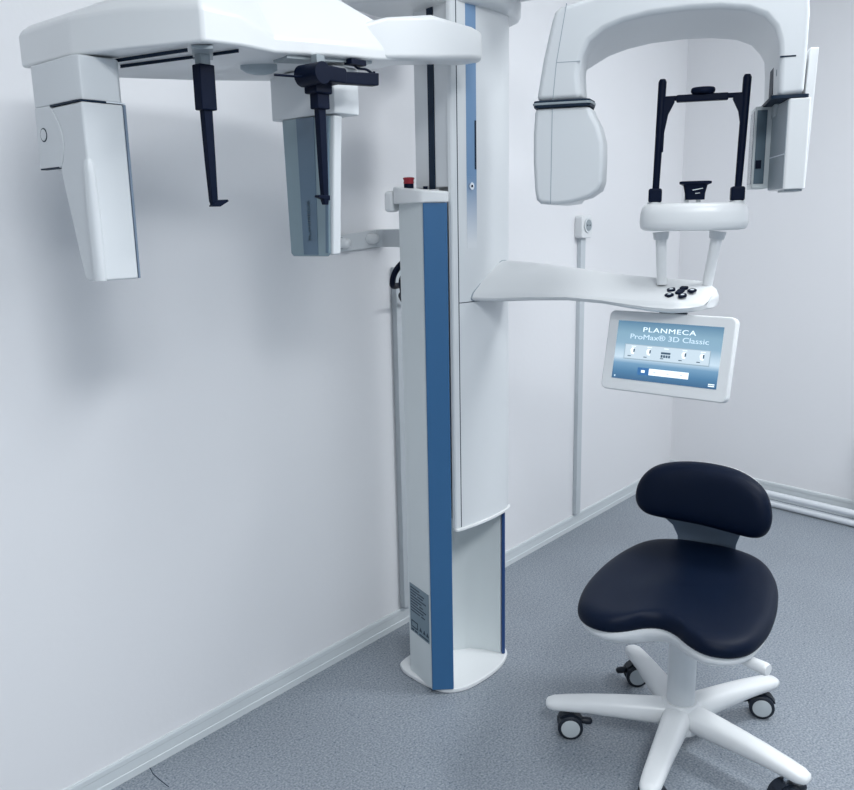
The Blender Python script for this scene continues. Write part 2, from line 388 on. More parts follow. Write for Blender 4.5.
# cables behind the column
tube('power_cable', spline([(.92, -.2, 1.19), (.905, -.165, 1.185), (.893, -.14, 1.155), (.905, -.12, 1.12), (.95, -.10, 1.115)]), .0085, BLACK, X, n=10)
tube('power_cable', spline([(.925, -.2, 1.17), (.912, -.17, 1.162), (.905, -.15, 1.135), (.93, -.13, 1.10), (1.0, -.06, 1.08), (1.05, -.03, 1.05)]), .005, BLACK, X, n=10)
tube('power_cable', spline([(.94, -.203, 1.03), (.93, -.17, 1.01), (.921, -.15, .985), (.932, -.15, .96), (.95, -.2, .94)]), .005, BLACK, X, n=10)

# ---- patient support arm
def arm_ring(y, x0, x1, z0, zn, xt, z1):      # cross-section: low nose towards the operator, top face sloping up to the far edge
    pts = [(x0+.012, z0), (x0, z0+.010), (x0+.001, (z0+zn)/2), (x0+.006, zn), (x0+.016, zn+(z1-zn)*.12), (x0+(xt-x0)*.55, zn+(z1-zn)*.60), (xt-.006, z1-.004), (xt+.35*(x1-xt), z1), (x1-.25*(x1-xt), z1-.003), (x1, z1-.25*(z1-z0)), (x1, z0+.25*(z1-z0)), (x1-.2*(x1-x0), z0), ((x0+x1)/2, z0-.001)]
    return [Vector((u, y, v)) for u, v in smooth2(pts, 2)]
secs = [(-.404, .893, 1.060, 1.090, 1.108, 1.020, 1.186), (-.47, .905, 1.065, 1.090, 1.110, 1.025, 1.184), (-.56, .92, 1.075, 1.096, 1.114, 1.03, 1.176), (-.66, .932, 1.085, 1.100, 1.116, 1.04, 1.166), (-.75, .94, 1.10, 1.096, 1.112, 1.055, 1.155), (-.82, .945, 1.115, 1.088, 1.108, 1.075, 1.149), (-.87, .948, 1.122, 1.083, 1.107, 1.085, 1.147), (-.915, .955, 1.120, 1.081, 1.107, 1.085, 1.145), (-.945, .970, 1.110, 1.083, 1.106, 1.075, 1.140), (-.965, .990, 1.095, 1.087, 1.106, 1.06, 1.132), (-.975, 1.005, 1.08, 1.092, 1.105, 1.045, 1.122)]
bm = bmesh.new(); loft(bm, [arm_ring(*q) for q in secs])
pa = finish('patient_arm', bm, WHITE, X, angle=45)
bm = bmesh.new(); loft(bm, [arm_ring(y, .8915, 1.061, 1.0885, 1.1085, 1.019, 1.1875) for y in (-.4035, -.4065)]); finish('arm_joint_seam', bm, SOFTSEAM, pa)
# control pad: keys set in the sloping top face
ka, kb_ = Vector((.958, 0, 1.1115)), Vector((1.068, 0, 1.1455)); kd = (kb_-ka).normalized(); kn = Vector((-kd.z, 0, kd.x))
def KP(u, v, w): return ka + kd*(.050+v) + Vector((0, -.913-u*.92, 0)) + kn*(w+.0008)
def key(cx, cy, rx, ry, a0):
    c, s_ = math.cos(a0), math.sin(a0)
    return [(cx+x*c-y*s_, cy+x*s_+y*c) for x, y in rrect(-rx, rx, -ry, ry, min(rx, ry)*.6, 3)]
KEYS = [(0, .002, .009, .013, 0), (-.027, .010, .010, .009, .5), (.027, .010, .010, .009, -.5), (-.017, -.021, .010, .009, -.5), (.017, -.021, .010, .009, .5), (0, .024, .010, .007, 0)]
for k, q in enumerate(KEYS):
    kk = prism('control_key', key(*q), -.003, .0012, KP, BLACK, pa, bevel=.0008)
    kk['label'] = 'dark navy key'
    if 0 < k < 5: prism('key_mark', key(q[0], q[1]+.001, .0042, .0036, 0), .0011, .0016, KP, PALE, pa)
# screen mount under the arm
tube('screen_mount', [(1.04, -.885, 1.10), (1.04, -.885, 1.074), (1.03, -.885, 1.04)], [.035, .032, .028], SEAM, X, n=20)
# ---- touchscreen
s0 = Vector((.95, 0, .896)); s1 = Vector((.99, 0, 1.078)); sv = (s1-s0).normalized(); sn = Vector((-sv.z, 0, sv.x))  # sn towards the viewer side
HS = (s1-s0).length; YC = -.901
def SC(u, v, w): return s0 + Vector((0, YC-u, 0)) + sv*v + sn*w       # u to the right as seen, v up, w out of the glass
ts = prism('touchscreen', rrect(-.1525, .1515, -.002, HS, .014), -.024, 0, SC, WHITE, X, bevel=.004)
pxs = HS/84.
du0, du1, dv0, dv1 = -.126, .127, .026, .163
prism('display', rect(du0, du1, dv0, dv1), .0001, .0008, SC, DISPLAY, ts)
SF = lambda u, v, w: SC(u, v, .0012+w*.3)
lettering('title_lettering', 'PLANMECA', .0155, lambda a_, b_, c_: SC(a_+.002, b_+.1445, .0012+c_), SCR_T, ts, sx=1.52, space=1.10)
lettering('subtitle_lettering', 'ProMax\u00ae 3D Classic', .0165, lambda a_, b_, c_: SC(a_+.003, b_+.127, .0012+c_), SCR_P, ts, sx=1.36)
prism('menu_band_edge', rect(-.102, .105, .0735, .1095), .0007, .0009, SC, SCR_M, ts)
prism('menu_band', rect(-.100, .103, .076, .108), .0008, .0011, SC, SCR_G, ts)
for k, uu in enumerate((-.080, -.040, .001, .045, .087)):
    if k == 2:
        bm = bmesh.new()
        for q in range(4): add_prism(bm, rect(uu-.011+q*.006, uu-.0065+q*.006, .084, .090), .0012, .0014, SC)
        add_prism(bm, rect(uu-.011, uu+.0115, .092, .0965), .0012, .0014, SC)
        finish('menu_icon', bm, SCR_D, ts)
    else:
        w1 = prism('menu_icon', [(uu-.004, .087), (uu+.003, .086), (uu+.004, .1005), (uu-.003, .1015), (uu-.0065, .096)], .0011, .0013, SC, SCR_W, ts)
        prism('menu_icon', [(uu+.001, .090), (uu+.0045, .0915), (uu+.0045, .0995), (uu+.001, .0985)], .0013, .0015, SC, SCR_D, ts)
    prism('menu_caption', rect(uu-.012, uu-.004, .0805, .0825), .0011, .0013, SC, SCR_D, ts)
    prism('menu_caption', rect(uu-.005, uu+.006, .1038, .1052), .0011, .0013, SC, SCR_W, ts)
prism('button_bar', rect(-.037, .061, .041, .056), .0008, .0011, SC, SCR_W, ts)
prism('selected_button', rect(-.062, -.034, .0395, .0565), .0008, .0013, SC, SCR_B, ts)
prism('button_icon', rect(-.053, -.044, .045, .051), .0013, .0015, SC, SCR_W, ts)
for uu in (-.02, .012, .044): prism('button_icon', rect(uu-.003, uu+.003, .0465, .0495), .0011, .0013, SC, SCR_G, ts)
for vv in (.0305, .0345): prism('corner_caption', rect(.108, .122, vv, vv+.0022), .0008, .0011, SC, SCR_W, ts)
prism('corner_caption', rect(-.120, -.117, .030, .034), .0008, .0011, SC, SCR_P, ts)

# ---- chin rest shelf and legs
sp_ = smooth2([(-.103, .01), (-.100, -.042), (-.058, -.068), (.01, -.074), (.08, -.066), (.124, -.036), (.130, .012), (.10, .05), (.01, .062), (-.08, .052)], 4)
bm = bmesh.new()
levels = [(.84, 1.262), (.94, 1.264), (.985, 1.270), (1., 1.282), (.99, 1.300), (.955, 1.315), (.90, 1.321), (.8, 1.323)]
loft(bm, [[CF(x*f+.01*(1-f), y*f, z) for x, y in sp_] for f, z in levels])
sf = finish('chin_shelf', bm, WHITE, X, angle=45)
for a_, b_ in (((-.057, 0, 1.259), (-.050, 0, 1.138)), ((.068, 0, 1.259), (.050, 0, 1.136))):
    A_, B_ = CF(*a_), CF(*b_)
    pl = tube('shelf_leg', [A_, B_], [.013, .0115], WHITE, X, n=20)
    tube('collar', [A_, A_+(B_-A_)*.14], [.019, .0165], WHITE2, pl, n=20)
# head support
for hx, tx, m_ in ((-.073, -.066, 1), (.105, .112, -1)):
    up_ = tube('temple_rod', [CF(hx, 0, 1.33), CF(hx+(tx-hx)*.5, 0, 1.45), CF(tx, 0, 1.588), CF(tx, 0, 1.594)], [.0075, .0085, .009, .006], BLACK, X, n=16)
    box('rod_socket', (hx-.015, -.018, 1.3255), (hx+.015, .018, 1.357), BLACK, up_, place=CF, bevel=.005)
    prism('rod_foot', circ(hx, 0, .017), 1.318, 1.3265, CF, WHITE2, up_)
    x1 = tx-.002*m_
    prism('gusset', [(x1, 1.548), (x1+.026*m_, 1.556), (x1+.030*m_, 1.544), (x1+.017*m_, 1.518), (x1+.010*m_, 1.48), (x1+.009*m_, 1.437), (x1-.002*m_, 1.437)], -.006, .006, lambda u, v, w: CF(u, w, v), BLACK, up_, bevel=.0015)
cbx = tube('forehead_bar', [CF(-.066, 0, 1.552), CF(.110, 0, 1.552)], .0055, BLACK, X)
box('bar_sleeve', (-.035, -.010, 1.543), (.075, .010, 1.558), BLACK, cbx, place=CF, bevel=.003)
prism('forehead_pad', circ(.021, -.004, .026, 28, .018), 1.558, 1.572, CF, BLACK, cbx, bevel=.006)
# chin cup
bm = bmesh.new()
loft(bm, [[CF(.014+x*w_, y*w_*.7, z) for x, y in rrect(-1, 1, -1, 1, .35)] for w_, z in ((.021, 1.330), (.022, 1.345), (.026, 1.362), (.0345, 1.3655), (.0345, 1.370), (.03, 1.371))])
cc = finish('chin_cup', bm, BLACK, X, angle=40)
for q in (-.004, .022): box('cup_peg', (q-.005, -.006, 1.319), (q+.005, .006, 1.334), WHITE2, cc, place=CF, bevel=.001)
prism('cup_marking', [(.008, 1.350), (.03, 1.354), (.03, 1.3555), (.008, 1.352)], -.0205, -.0185, lambda u, v, w: CF(u, w, v), PALE, cc)
prism('cup_marking', [(.014, 1.343), (.024, 1.344), (.024, 1.345), (.014, 1.3445)], -.0195, -.017, lambda u, v, w: CF(u, w, v), PALE, cc)

# ---- rotating C-arm
CZ = lambda u, v, w: CF(u, w, v)
outer = [(-.332, 1.547), (-.325, 1.59), (-.318, 1.631), (-.307, 1.68), (-.299, 1.712), (-.294, 1.727), (-.281, 1.737), (-.24, 1.746), (-.15, 1.765), (-.05, 1.80), (.06, 1.805), (.14, 1.80), (.19, 1.78), (.208, 1.74), (.2135, 1.69), (.2135, 1.60), (.212, 1.533)]
inner = [(.163, 1.529), (.161, 1.60), (.158, 1.635), (.148, 1.664), (.128, 1.686), (.095, 1.700), (.041, 1.708), (-.02, 1.710), (-.096, 1.706), (-.150, 1.697), (-.190, 1.684), (-.218, 1.664), (-.234, 1.636), (-.2405, 1.60), (-.236, 1.547)]
def sections(outline, ys, fn):
    bm = bmesh.new(); loft(bm, [[CF(*fn(x, z, y)) for x, z in outline] for y in ys]); return bm
def limb_taper(x, z, y):      # the tube-side limb is widest just behind its front and narrows to the back
    w_ = max(0, min(1, (1.69-z)/.07)) if x > -.30 and x < -.1 else 0
    dx = .010*max(0, 1-abs(y+.06)/.055) - .034*max(0, (y+.06)/.2)
    if x > -.26 and x < -.1: x = x + dx*w_
    if z > 1.64 and z < 1.72 and abs(x+.04) < .22: z = z - .012*max(0, (y+.118)/.258)
    return x, y, z
YS = (-.118, -.09, -.06, 0, .06, .140)
ca = finish('c_arm', sections(outer+inner, YS, limb_taper), WHITE2, X, bevel=.012, seg=4, bangle=60)
ringp = [(-.337, -.118), (-.331, -.124), (-.222, -.124), (-.215, -.118), (-.2085, -.07), (-.235, .14), (-.33, .145), (-.337, .14)]
prism('dark_ring', ringp, 1.532, 1.547, CF, SEAM, ca, bevel=.002)
prism('dark_ring', [(x*1.0+(-.002 if x < -.27 else .002), y-.0015) for x, y in ringp], 1.5375, 1.5425, CF, GREYP, ca, bevel=.001)
th_out = [(-.3345, 1.532), (-.3375, 1.48), (-.3375, 1.42), (-.334, 1.36), (-.330, 1.336), (-.320, 1.327), (-.285, 1.3245), (-.25, 1.328), (-.215, 1.338), (-.192, 1.353), (-.186, 1.372), (-.185, 1.42), (-.186, 1.455), (-.196, 1.490), (-.210, 1.515), (-.216, 1.532)]
def tube_taper(x, z, y):
    if x > -.24: x += .006*max(0, 1-abs(y+.06)/.06) - .03*max(0, (y+.06)/.2)
    return x, y, z
th = finish('tube_head', sections(th_out, (-.120, -.09, -.06, 0, .06, .138), tube_taper), WHITE2, X, bevel=.010, seg=4, bangle=60)
prism('shell_seam', [(-.2985, 1.327), (-.2970, 1.327), (-.2955, 1.53), (-.297, 1.53)], -.1204, -.118, CZ, SOFTSEAM, th)
prism('shell_seam', [(-.2965, 1.547), (-.295, 1.547), (-.288, 1.625), (-.268, 1.742), (-.2695, 1.742), (-.2895, 1.625)], -.1184, -.116, CZ, SOFTSEAM, ca)
prism('shell_seam', rect(-.2885, -.238, 1.6235, 1.625), -.1184, -.116, CZ, SOFTSEAM, ca)
prism('shell_seam', rect(.162, .192, 1.605, 1.608), -.1186, -.116, CZ, SEAM, ca)
# side slots of the limb
PI_IN = lambda u, v, w: CF(.1622-w, u, v)
prism('vent_slot', rect(-.03, .03, 1.545, 1.60), -.001, .0012, PI_IN, SEAM, ca)
prism('vent_slot', rect(-.085, -.076, 1.575, 1.588), -.001, .0012, PI_IN, SOFTSEAM, ca)
prism('limb_gasket', rrect(.150, .222, -.122, .07, .01), 1.526, 1.5325, CF, SEAM, X)
dt = prism('detector_housing', [(.171, .02), (.1835, -.119), (.187, -.122), (.2225, -.122), (.226, -.118), (.226, .02)], 1.345, 1.525, CF, WHITE, X, bevel=.003)
prism('detector_flank', [(.1695, .018), (.1825, -.1175), (.1845, -.1175), (.174, .018)], 1.347, 1.522, CF, FLANK, dt)
prism('flank_line', [(.1690, .016), (.1818, -.1165), (.183, -.1165), (.171, .016)], 1.415, 1.4175, CF, PALE, dt)
prism('detector_back_plate', [(.212, 1.345), (.233, 1.348), (.2405, 1.628), (.223, 1.628)], -.075, .03, CZ, WHITE, dt, bevel=.003)
prism('detector_foot', rrect(.188, .222, -.115, .0, .005), 1.341, 1.3455, CF, GREYP, dt)
sw = prism('sensor_plate', rrect(.135, .172, .022, .125, .004), 1.352, 1.528, CF, PANEL, X, bevel=.002)
prism('sensor_window', rect(.035, .115, 1.362, 1.520), 0, .0015, lambda u, v, w: CF(.1355-w, u, v), DWIN, sw)
prism('sensor_window', rrect(.139, .16, .0205, .0225, .0005), 1.362, 1.520, CF, DWIN, sw)
prism('dark_latch', rect(.141, .153, .0185, .0212), 1.395, 1.413, CF, BLACK, sw)
prism('mount_neck', rrect(.168, .20, -.03, .05, .01), 1.5, 1.54, CF, GREYP, X)

# ---- cephalometric arm
def ceph_cover(name, plan, m, parent, bev):
    """plan: list of (x, y, z_bottom, side height, top height, inset)"""
    n = len(plan); cx = sum(p[0] for p in plan)/n; cy = sum(p[1] for p in plan)/n
    P = [Vector((p[0], p[1])) for p in plan]; ins = []
    for i, p in enumerate(P):
        e1 = (P[i]-P[i-1]).normalized(); e2 = (P[(i+1) % n]-P[i]).normalized()
        n1 = Vector((-e1.y, e1.x)); n2 = Vector((-e2.y, e2.x)); b = (n1+n2).normalized()
        ins.append(b/max(.5, b.dot(n1)))
    bm = bmesh.new()
    loft(bm, [[Vector((p[0], p[1], p[2])) for p in plan],
              [Vector((p[0], p[1], p[2]+p[3])) for p in plan],
              [Vector((p[0]+ins[i].x*p[5], p[1]+ins[i].y*p[5], p[2]+p[4])) for i, p in enumerate(plan)]])
    return finish(name, bm, m, parent, bevel=bev, seg=4, bangle=18)
hood = [(-.099, -.190, 1.567, .056, .070, .015), (-.090, -.35, 1.567, .058, .074, .02), (-.050, -.45, 1.569, .058, .084, .022), (.020, -.553, 1.575, .052, .115, .04),
        (.101, -.545, 1.58, .046, .125, .05), (.191, -.520, 1.585, .026, .130, .06), (.349, -.512, 1.60, .024, .128, .05), (.470, -.499, 1.610, .022, .086, .022), (.60, -.49, 1.6245, .020, .040, .008),
        (.546, -.432, 1.61, .016, .04, .015), (.483, -.391, 1.60, .018, .06, .03), (.388, -.285, 1.585, .03, .09, .045), (.237, -.246, 1.575, .04, .10, .05), (.08, -.205, 1.567, .042, .085, .03)]
hd = ceph_cover('ceph_hood', hood, WHITE, X, .006)
beam = [(.40, -.47), (.50, -.500), (.64, -.505), (.77, -.506), (.82, -.500), (.836, -.480), (.836, -.44), (.81, -.42), (.72, -.42), (.54, -.405), (.42, -.40)]
bz = [1.612 if x < .5 else 1.612+.038*min(1, (x-.5)/.3) for x, y in beam]
bt = [1.665 if x < .45 else (1.70 if x < .6 else (1.722 if x < .79 else 1.712)) for x, y in beam]
ab = prism('ceph_arm', smooth2(beam, 1), bz, bt, ID, WHITE, X, bevel=.016, seg=5, bangle=25)
prism('arm_neck', [(.72, -.46), (.82, -.47), (.850, -.40), (.856, -.30), (.868, -.25), (.80, -.25), (.76, -.36)], 1.680, 1.728, ID, WHITE, ab, bevel=.012, seg=4)
# underside rails and lens cover
def UND(x, y):       # height of the hood underside near (x, y)
    return 1.567 + .018*max(0, min(1, (x+.05)/.24)) + .025*max(0, min(1, (x-.19)/.28))
bm = bmesh.new()
def slot(bm, p, q, w, dz=.0025):
    p, q = Vector((*p, UND(*p)+.001)), Vector((*q, UND(*q)+.001)); d = (q-p).normalized(); n = Vector((-d.y, d.x, 0))*w
    ring = [p+n, q+n, q-n, p-n]
    loft(bm, [ring, [v-Vector((0, 0, dz+.003)) for v in ring]])
slot(bm, (-.032, -.315), (.026, -.500), .0011); slot(bm, (.025, -.300), (.108, -.525), .0011)
finish('underside_rail', bm, SEAM, hd)
bm = bmesh.new(); slot(bm, (.030, -.535), (.105, -.430), .0165, .002); finish('underside_track', bm, GREYP, hd)
bm = bmesh.new()
lc = Vector((.246, -.405, 1.5815)); rings = []
for f, dz in ((1, .006), (1, -.004), (.7, -.010), (.3, -.013)):
    rings.append([lc+Vector((f*(.034*math.cos(2*PI*k/20)*.83+.014*math.sin(2*PI*k/20)*.56), f*(-.034*math.cos(2*PI*k/20)*.56+.014*math.sin(2*PI*k/20)*.83), dz)) for k in range(20)])
loft(bm, rings); finish('lens_cover', bm, LENSM, hd, angle=50)
# near sensor unit
su = prism('ceph_sensor_mount', [(-.100, -.225), (-.100, -.366), (-.094, -.379), (-.030, -.381), (-.022, -.373), (-.022, -.225)], 1.497, 1.566, ID, WHITE2, X, bevel=.003)
prism('hinge_plate', smooth2([(-.222, 1.396), (-.290, 1.396), (-.3005, 1.405), (-.312, 1.432), (-.306, 1.462), (-.290, 1.484), (-.280, 1.497)], 3, closed=False)+[(-.225, 1.4975)], -.1005, -.03, YZ, WHITE2, X, bevel=.002)
prism('seam_line', rect(-.372, -.281, 1.4945, 1.4975), -.1008, -.09, YZ, SEAM, su)
prism('seam_line', rect(-.0995, -.055, 1.4945, 1.4975), -.3815, -.37, XZ, SEAM, su)
prism('seam_line', rect(-.055, -.021, 1.4955, 1.4975), -.3815, -.37, XZ, PALE, su)
prism('seam_line', rect(-.290, -.225, 1.395, 1.3975), -.1009, -.09, YZ, SEAM, su)
hr = prism('hinge_ring', circ(-.249, 1.452, .0115, 24), -.1003, -.1012, YZ, SEAM, su); prism('hinge_disc', circ(-.249, 1.452, .0095, 24), -.1005, -.1018, YZ, WHITE2, su)
pan = [(-.2815, 1.494), (-.291, 1.482), (-.307, 1.462), (-.3135, 1.432), (-.302, 1.404), (-.2925, 1.393), (-.304, 1.345), (-.316, 1.30), (-.328, 1.25), (-.338, 1.214), (-.345, 1.208), (-.384, 1.208), (-.384, 1.494)]
sp2 = prism('ceph_sensor_panel', pan, -.100, -.0265, YZ, WHITE2, X, bevel=.004, bangle=40)
prism('dark_edge', [(-.0265, 1.494), (-.0225, 1.494), (-.0225, 1.40), (-.0228, 1.30), (-.0235, 1.209), (-.0265, 1.209)], -.3845, -.33, XZ, SUPPORT, sp2)
bm = bmesh.new()
add_tube(bm, [(-.0945, -.3785, z_) for z_ in (1.409, 1.402, 1.385, 1.34, 1.27, 1.22, 1.2085)], [.004, .0075, .0095, .011, .011, .0105, .010], 20)
finish('grip_moulding', bm, WHITE2, sp2, angle=60)
# far collimator
cm = prism('collimator_mount', rect(-.487, -.30, 1.502, 1.590), .357, .425, YZ, WHITE2, X, bevel=.003)
cw = prism('collimator_body', [(-.325, 1.503), (-.480, 1.500), (-.472, 1.40), (-.461, 1.232), (-.335, 1.228)], .3625, .385, YZ, WHITE2, X, bevel=.004)
cg = prism('collimator_window', [(-.3315, 1.502), (-.471, 1.499), (-.463, 1.40), (-.4555, 1.236), (-.449, 1.229), (-.345, 1.228), (-.338, 1.234)], .357, .3628, YZ, GLASS, cw, bevel=.002)
prism('window_band', [(-.376, 1.501), (-.428, 1.500), (-.423, 1.232), (-.380, 1.232)], .3558, .358, YZ, BGLASS, cw)
prism('window_band', [(-.460, 1.499), (-.470, 1.499), (-.453, 1.236), (-.446, 1.236)], .3558, .358, YZ, BGLASS, cw)
lettering('faint_lettering', 'PLANMECA', .012, lambda a_, b_, c_: Vector((.3555, -.402-b_*-1, 1.30+a_)), FAINT, cw, sx=1.3)
# ear posts
def ear_post(x, y, zt, parent):
    o = box('ear_post', (x-.0145, y-.011, zt-.072), (x+.0155, y+.011, zt), BLACK, parent, bevel=.002)
    # rod leaning in towards the tip
    bm = bmesh.new()
    loft(bm, [[Vector((x+dx*w_+sh_, y+dy*w_*.8, z_)) for dx, dy in ((-1, -1), (1, -1), (1, 1), (-1, 1))] for z_, w_, sh_ in ((zt-.070, .0085, 0), (1.40, .0075, .001), (1.336, .0062, .002), (1.329, .005, .003))])
    finish('ear_rod', bm, BLACK, o, bevel=.001)
    return o
e1 = ear_post(.068, -.48, 1.556, X)
prism('ear_tip', [(.063, 1.327), (.080, 1.327), (.098, 1.336), (.096, 1.339), (.072, 1.338)], -.486, -.474, XZ, BLACK, e1, bevel=.001)
e2 = ear_post(.289, -.52, 1.572, X)
prism('ear_tip', [(.300, 1.337), (.288, 1.338), (.270, 1.343), (.272, 1.347), (.300, 1.346)], -.526, -.514, XZ, BLACK, e2, bevel=.001)
for ex, ey, ez in ((.068, -.48, 1.552), (.289, -.52, 1.570)): box('post_mount', (ex-.010, ey-.008, ez), (ex+.010, ey+.008, ez+.024), GREYP, X, bevel=.001)
# nasion support block next to the right ear post
NX = lambda u, v, w: Vector((u-.017, w, v))
ns = prism('nasion_holder', rrect(.270, .347, 1.545, 1.572, .006), -.553, -.508, NX, BLACK, X, bevel=.003)
tube('pivot_drum', [(.262, -.562, 1.556), (.262, -.505, 1.556)], .019, BLACK, ns, n=24)
prism('nasion_bar', [(.342, 1.567), (.441, 1.575), (.440, 1.552), (.342, 1.546)], -.545, -.525, NX, BLACK, ns, bevel=.002)
box('post_clamp', (.266, -.536, 1.526), (.308, -.504, 1.548), BLACK, ns, bevel=.003)
tube('pivot_pin', [(.182, -.525, 1.5475), (.245, -.525, 1.551)], .0022, BLACK, ns, n=8)
prism('support_plate', [(.225, -.510), (.235, -.46), (.47, -.45), (.465, -.488), (.34, -.500)], [1.5815, 1.5815, 1.604, 1.604, 1.591], [1.600, 1.600, 1.622, 1.622, 1.612], ID, GREYP, ns, bevel=.001)
tube('small_hook', spline([(.395, -.50, 1.600), (.41, -.50, 1.588), (.435, -.50, 1.588), (.455, -.50, 1.582), (.457, -.50, 1.587)], 4), .0025, BLACK, ns, n=8)
box('hook_base', (.385, -.51, 1.592), (.425, -.49, 1.602), BLACK, ns)

# ------------------------------------------------------------------ saddle stool
S = (.995, -.966)
ST = empty('saddle_stool', (S[0], S[1], 0), 'navy upholstered saddle stool on a white five-arm caster base', 'stool')
def polar(r, a, z): return Vector((S[0]+r*math.cos(a), S[1]+r*math.sin(a), z))
bm = bmesh.new()
prof = [(.034, .052), (.052, .056), (.058, .075), (.056, .098), (.046, .118), (.040, .126)]
loft(bm, [[polar(r_, 2*PI*k/28, z_) for k in range(28)] for r_, z_ in prof]); finish('base_hub', bm, WHITE, ST, angle=50)
cyl('column_foot', (*S, .028), (*S, .056), .019, WHITE2, ST)
gl = cyl('gas_column', (*S, .12), (*S, .375), .0335, WHITE2, ST, n=28)
for a0 in (120, 48, -24, -101, -168):
    a = R(a0); d = Vector((math.cos(a), math.sin(a), 0)); w = Vector((-d.y, d.x, 0)); c0 = Vector((*S, 0))
    rings = []
    for r_, hw, z0, z1 in ((.03, .034, .064, .122), (.08, .032, .064, .122), (.15, .029, .069, .119), (.22, .0265, .073, .114), (.275, .025, .073, .108), (.309, .023, .073, .103), (.324, .017, .077, .098), (.329, .009, .082, .092)):
        ring = []
        for k in range(16):
            t_ = 2*PI*k/16; cs, sn_ = math.cos(t_), math.sin(t_)
            ring.append(c0+d*r_+w*hw*math.copysign(abs(cs)**.75, cs)+Vector((0, 0, (z0+z1)/2+(z1-z0)/2*math.copysign(abs(sn_)**.75, sn_))))
        rings.append(ring)
    bm = bmesh.new(); loft(bm, rings); finish('leg', bm, WHITE, ST, angle=50)
cast = {120: (215, .002), 48: (222, .002), -24: (205, 0), -101: (238, .0), -168: (215, 0)}
for a0, (faz, _) in cast.items():
    a = R(a0 - (3 if a0 == -101 else 0)); c = polar({-101: .285, -24: .280, 48: .285}.get(a0, .268), a, .032); fa = R(faz)
    f = Vector((math.cos(fa), math.sin(fa), 0)); s = Vector((-f.y, f.x, 0))
    cs_ = tube('caster', [c-f*.009+Vector((0, 0, .004)), c+f*.009+Vector((0, 0, .004))], .0295, RUBBER, ST, n=24)
    for sd in (-1, 1):
        bm = bmesh.new(); add_tube(bm, [c+f*.008*sd, c+f*.010*sd, c+f*.021*sd, c+f*.023*sd], [.029, .0315, .0315, .029], 28); finish('wheel', bm, RUBBER, cs_, angle=50)
        bm = bmesh.new(); add_tube(bm, [c+f*.022*sd, c+f*.0245*sd, c+f*.0255*sd], [.0235, .0235, .020], 28); finish('wheel_cap', bm, CAPM, cs_, angle=50)
    tube('stem', [c+Vector((0, 0, .025)), c+Vector((0, 0, .05))], .006, CHROME, cs_, n=12)
    arc = [c+s*.036*math.cos(R(q))+Vector((0, 0, .036*math.sin(R(q)))) for q in (20, 50, 80, 110, 140)]
    bm = bmesh.new(); loft(bm, [[p+f*.012, p-f*.012, p-f*.012-(p-c).normalized()*.004, p+f*.012-(p-c).normalized()*.004] for p in arc]); finish('mudguard', bm, RUBBER, cs_)
    sg = {120: -1, 48: 1, -24: 1, -101: -1, -168: -1}[a0]
    # brake pedal
    pp = c+s*sg*-.03+Vector((0, 0, .012)); qq = c+s*sg*-.052+Vector((0, 0, .010))
    bm = bmesh.new(); add_tube(bm, [pp, (pp+qq)/2, qq, qq-s*sg*.004], [.008, .0095, .0085, .004], 12); finish('brake_pedal', bm, RUBBER, cs_, angle=50)

SAZ = 10.5
SF_ = frame((S[0]-.006, S[1]+.006), SAZ)
def seat_outline(n=72):
    pts = [(0, .262), (.08, .255), (.148, .218), (.188, .135), (.204, .03), (.207, -.07), (.200, -.145), (.182, -.210), (.148, -.248), (.105, -.259), (.066, -.242), (.034, -.214), (0, -.201)]
    pts = [(x*1.03, y) for x, y in pts]; full = pts + [(-x, y) for x, y in pts[-2:0:-1]]
    return smooth2(full, 4)
SO = seat_outline()
def seat_h(x, y):
    fr = max(0, min(1, (-y+.02)/.28)); bk = max(0, min(1, (y-.08)/.16))
    h = .438
    h += .012*fr*fr*math.exp(-(x/.075)**2)             # raised pommel between the thighs
    h -= .004*fr*min(1, (abs(x)/.18))**2               # thigh lobes fall away
    h += .016*bk*bk                                    # rear rises
    h -= .010*math.exp(-((abs(x)-.09)/.06)**2)*math.exp(-((y-.05)/.1)**2)
    return h
bm = bmesh.new(); rings = []
cyc = -.03
for f in (.06, .2, .36, .52, .66, .78, .88):
    rings.append([SF_(x*f, cyc+(y-cyc)*f, seat_h(x*f, cyc+(y-cyc)*f)) for x, y in SO])
for f, dz in ((.945, -.004), (.982, -.012), (1.0, -.024), (.995, -.036), (.965, -.045)):
    rings.append([SF_(x*f, cyc+(y-cyc)*f, seat_h(x*f, cyc+(y-cyc)*f)+dz) for x, y in SO])
loft(bm, rings); finish('seat', bm, VINYL, ST, sub=1)
bm = bmesh.new(); rings = []
for f, dz in ((.955, -.041), (.965, -.048), (.95, -.058), (.87, -.074), (.74, -.090), (.55, -.104), (.3, -.108)):
    rings.append([SF_(x*f, cyc*f+(y-cyc)*f + (.0 if f > .9 else .0), max(.318, seat_h(x*f, y*f)*1.0+dz) if f > .4 else .335) for x, y in SO])
loft(bm, rings); finish('seat_shell', bm, WHITE, ST, angle=50)
tube('height_lever', [SF_(.08, -.045, .325), SF_(.15, -.105, .334), SF_(.212, -.135, .336), SF_(.217, -.1375, .336)], [.010, .0125, .0145, .012], WHITE, ST, n=16)
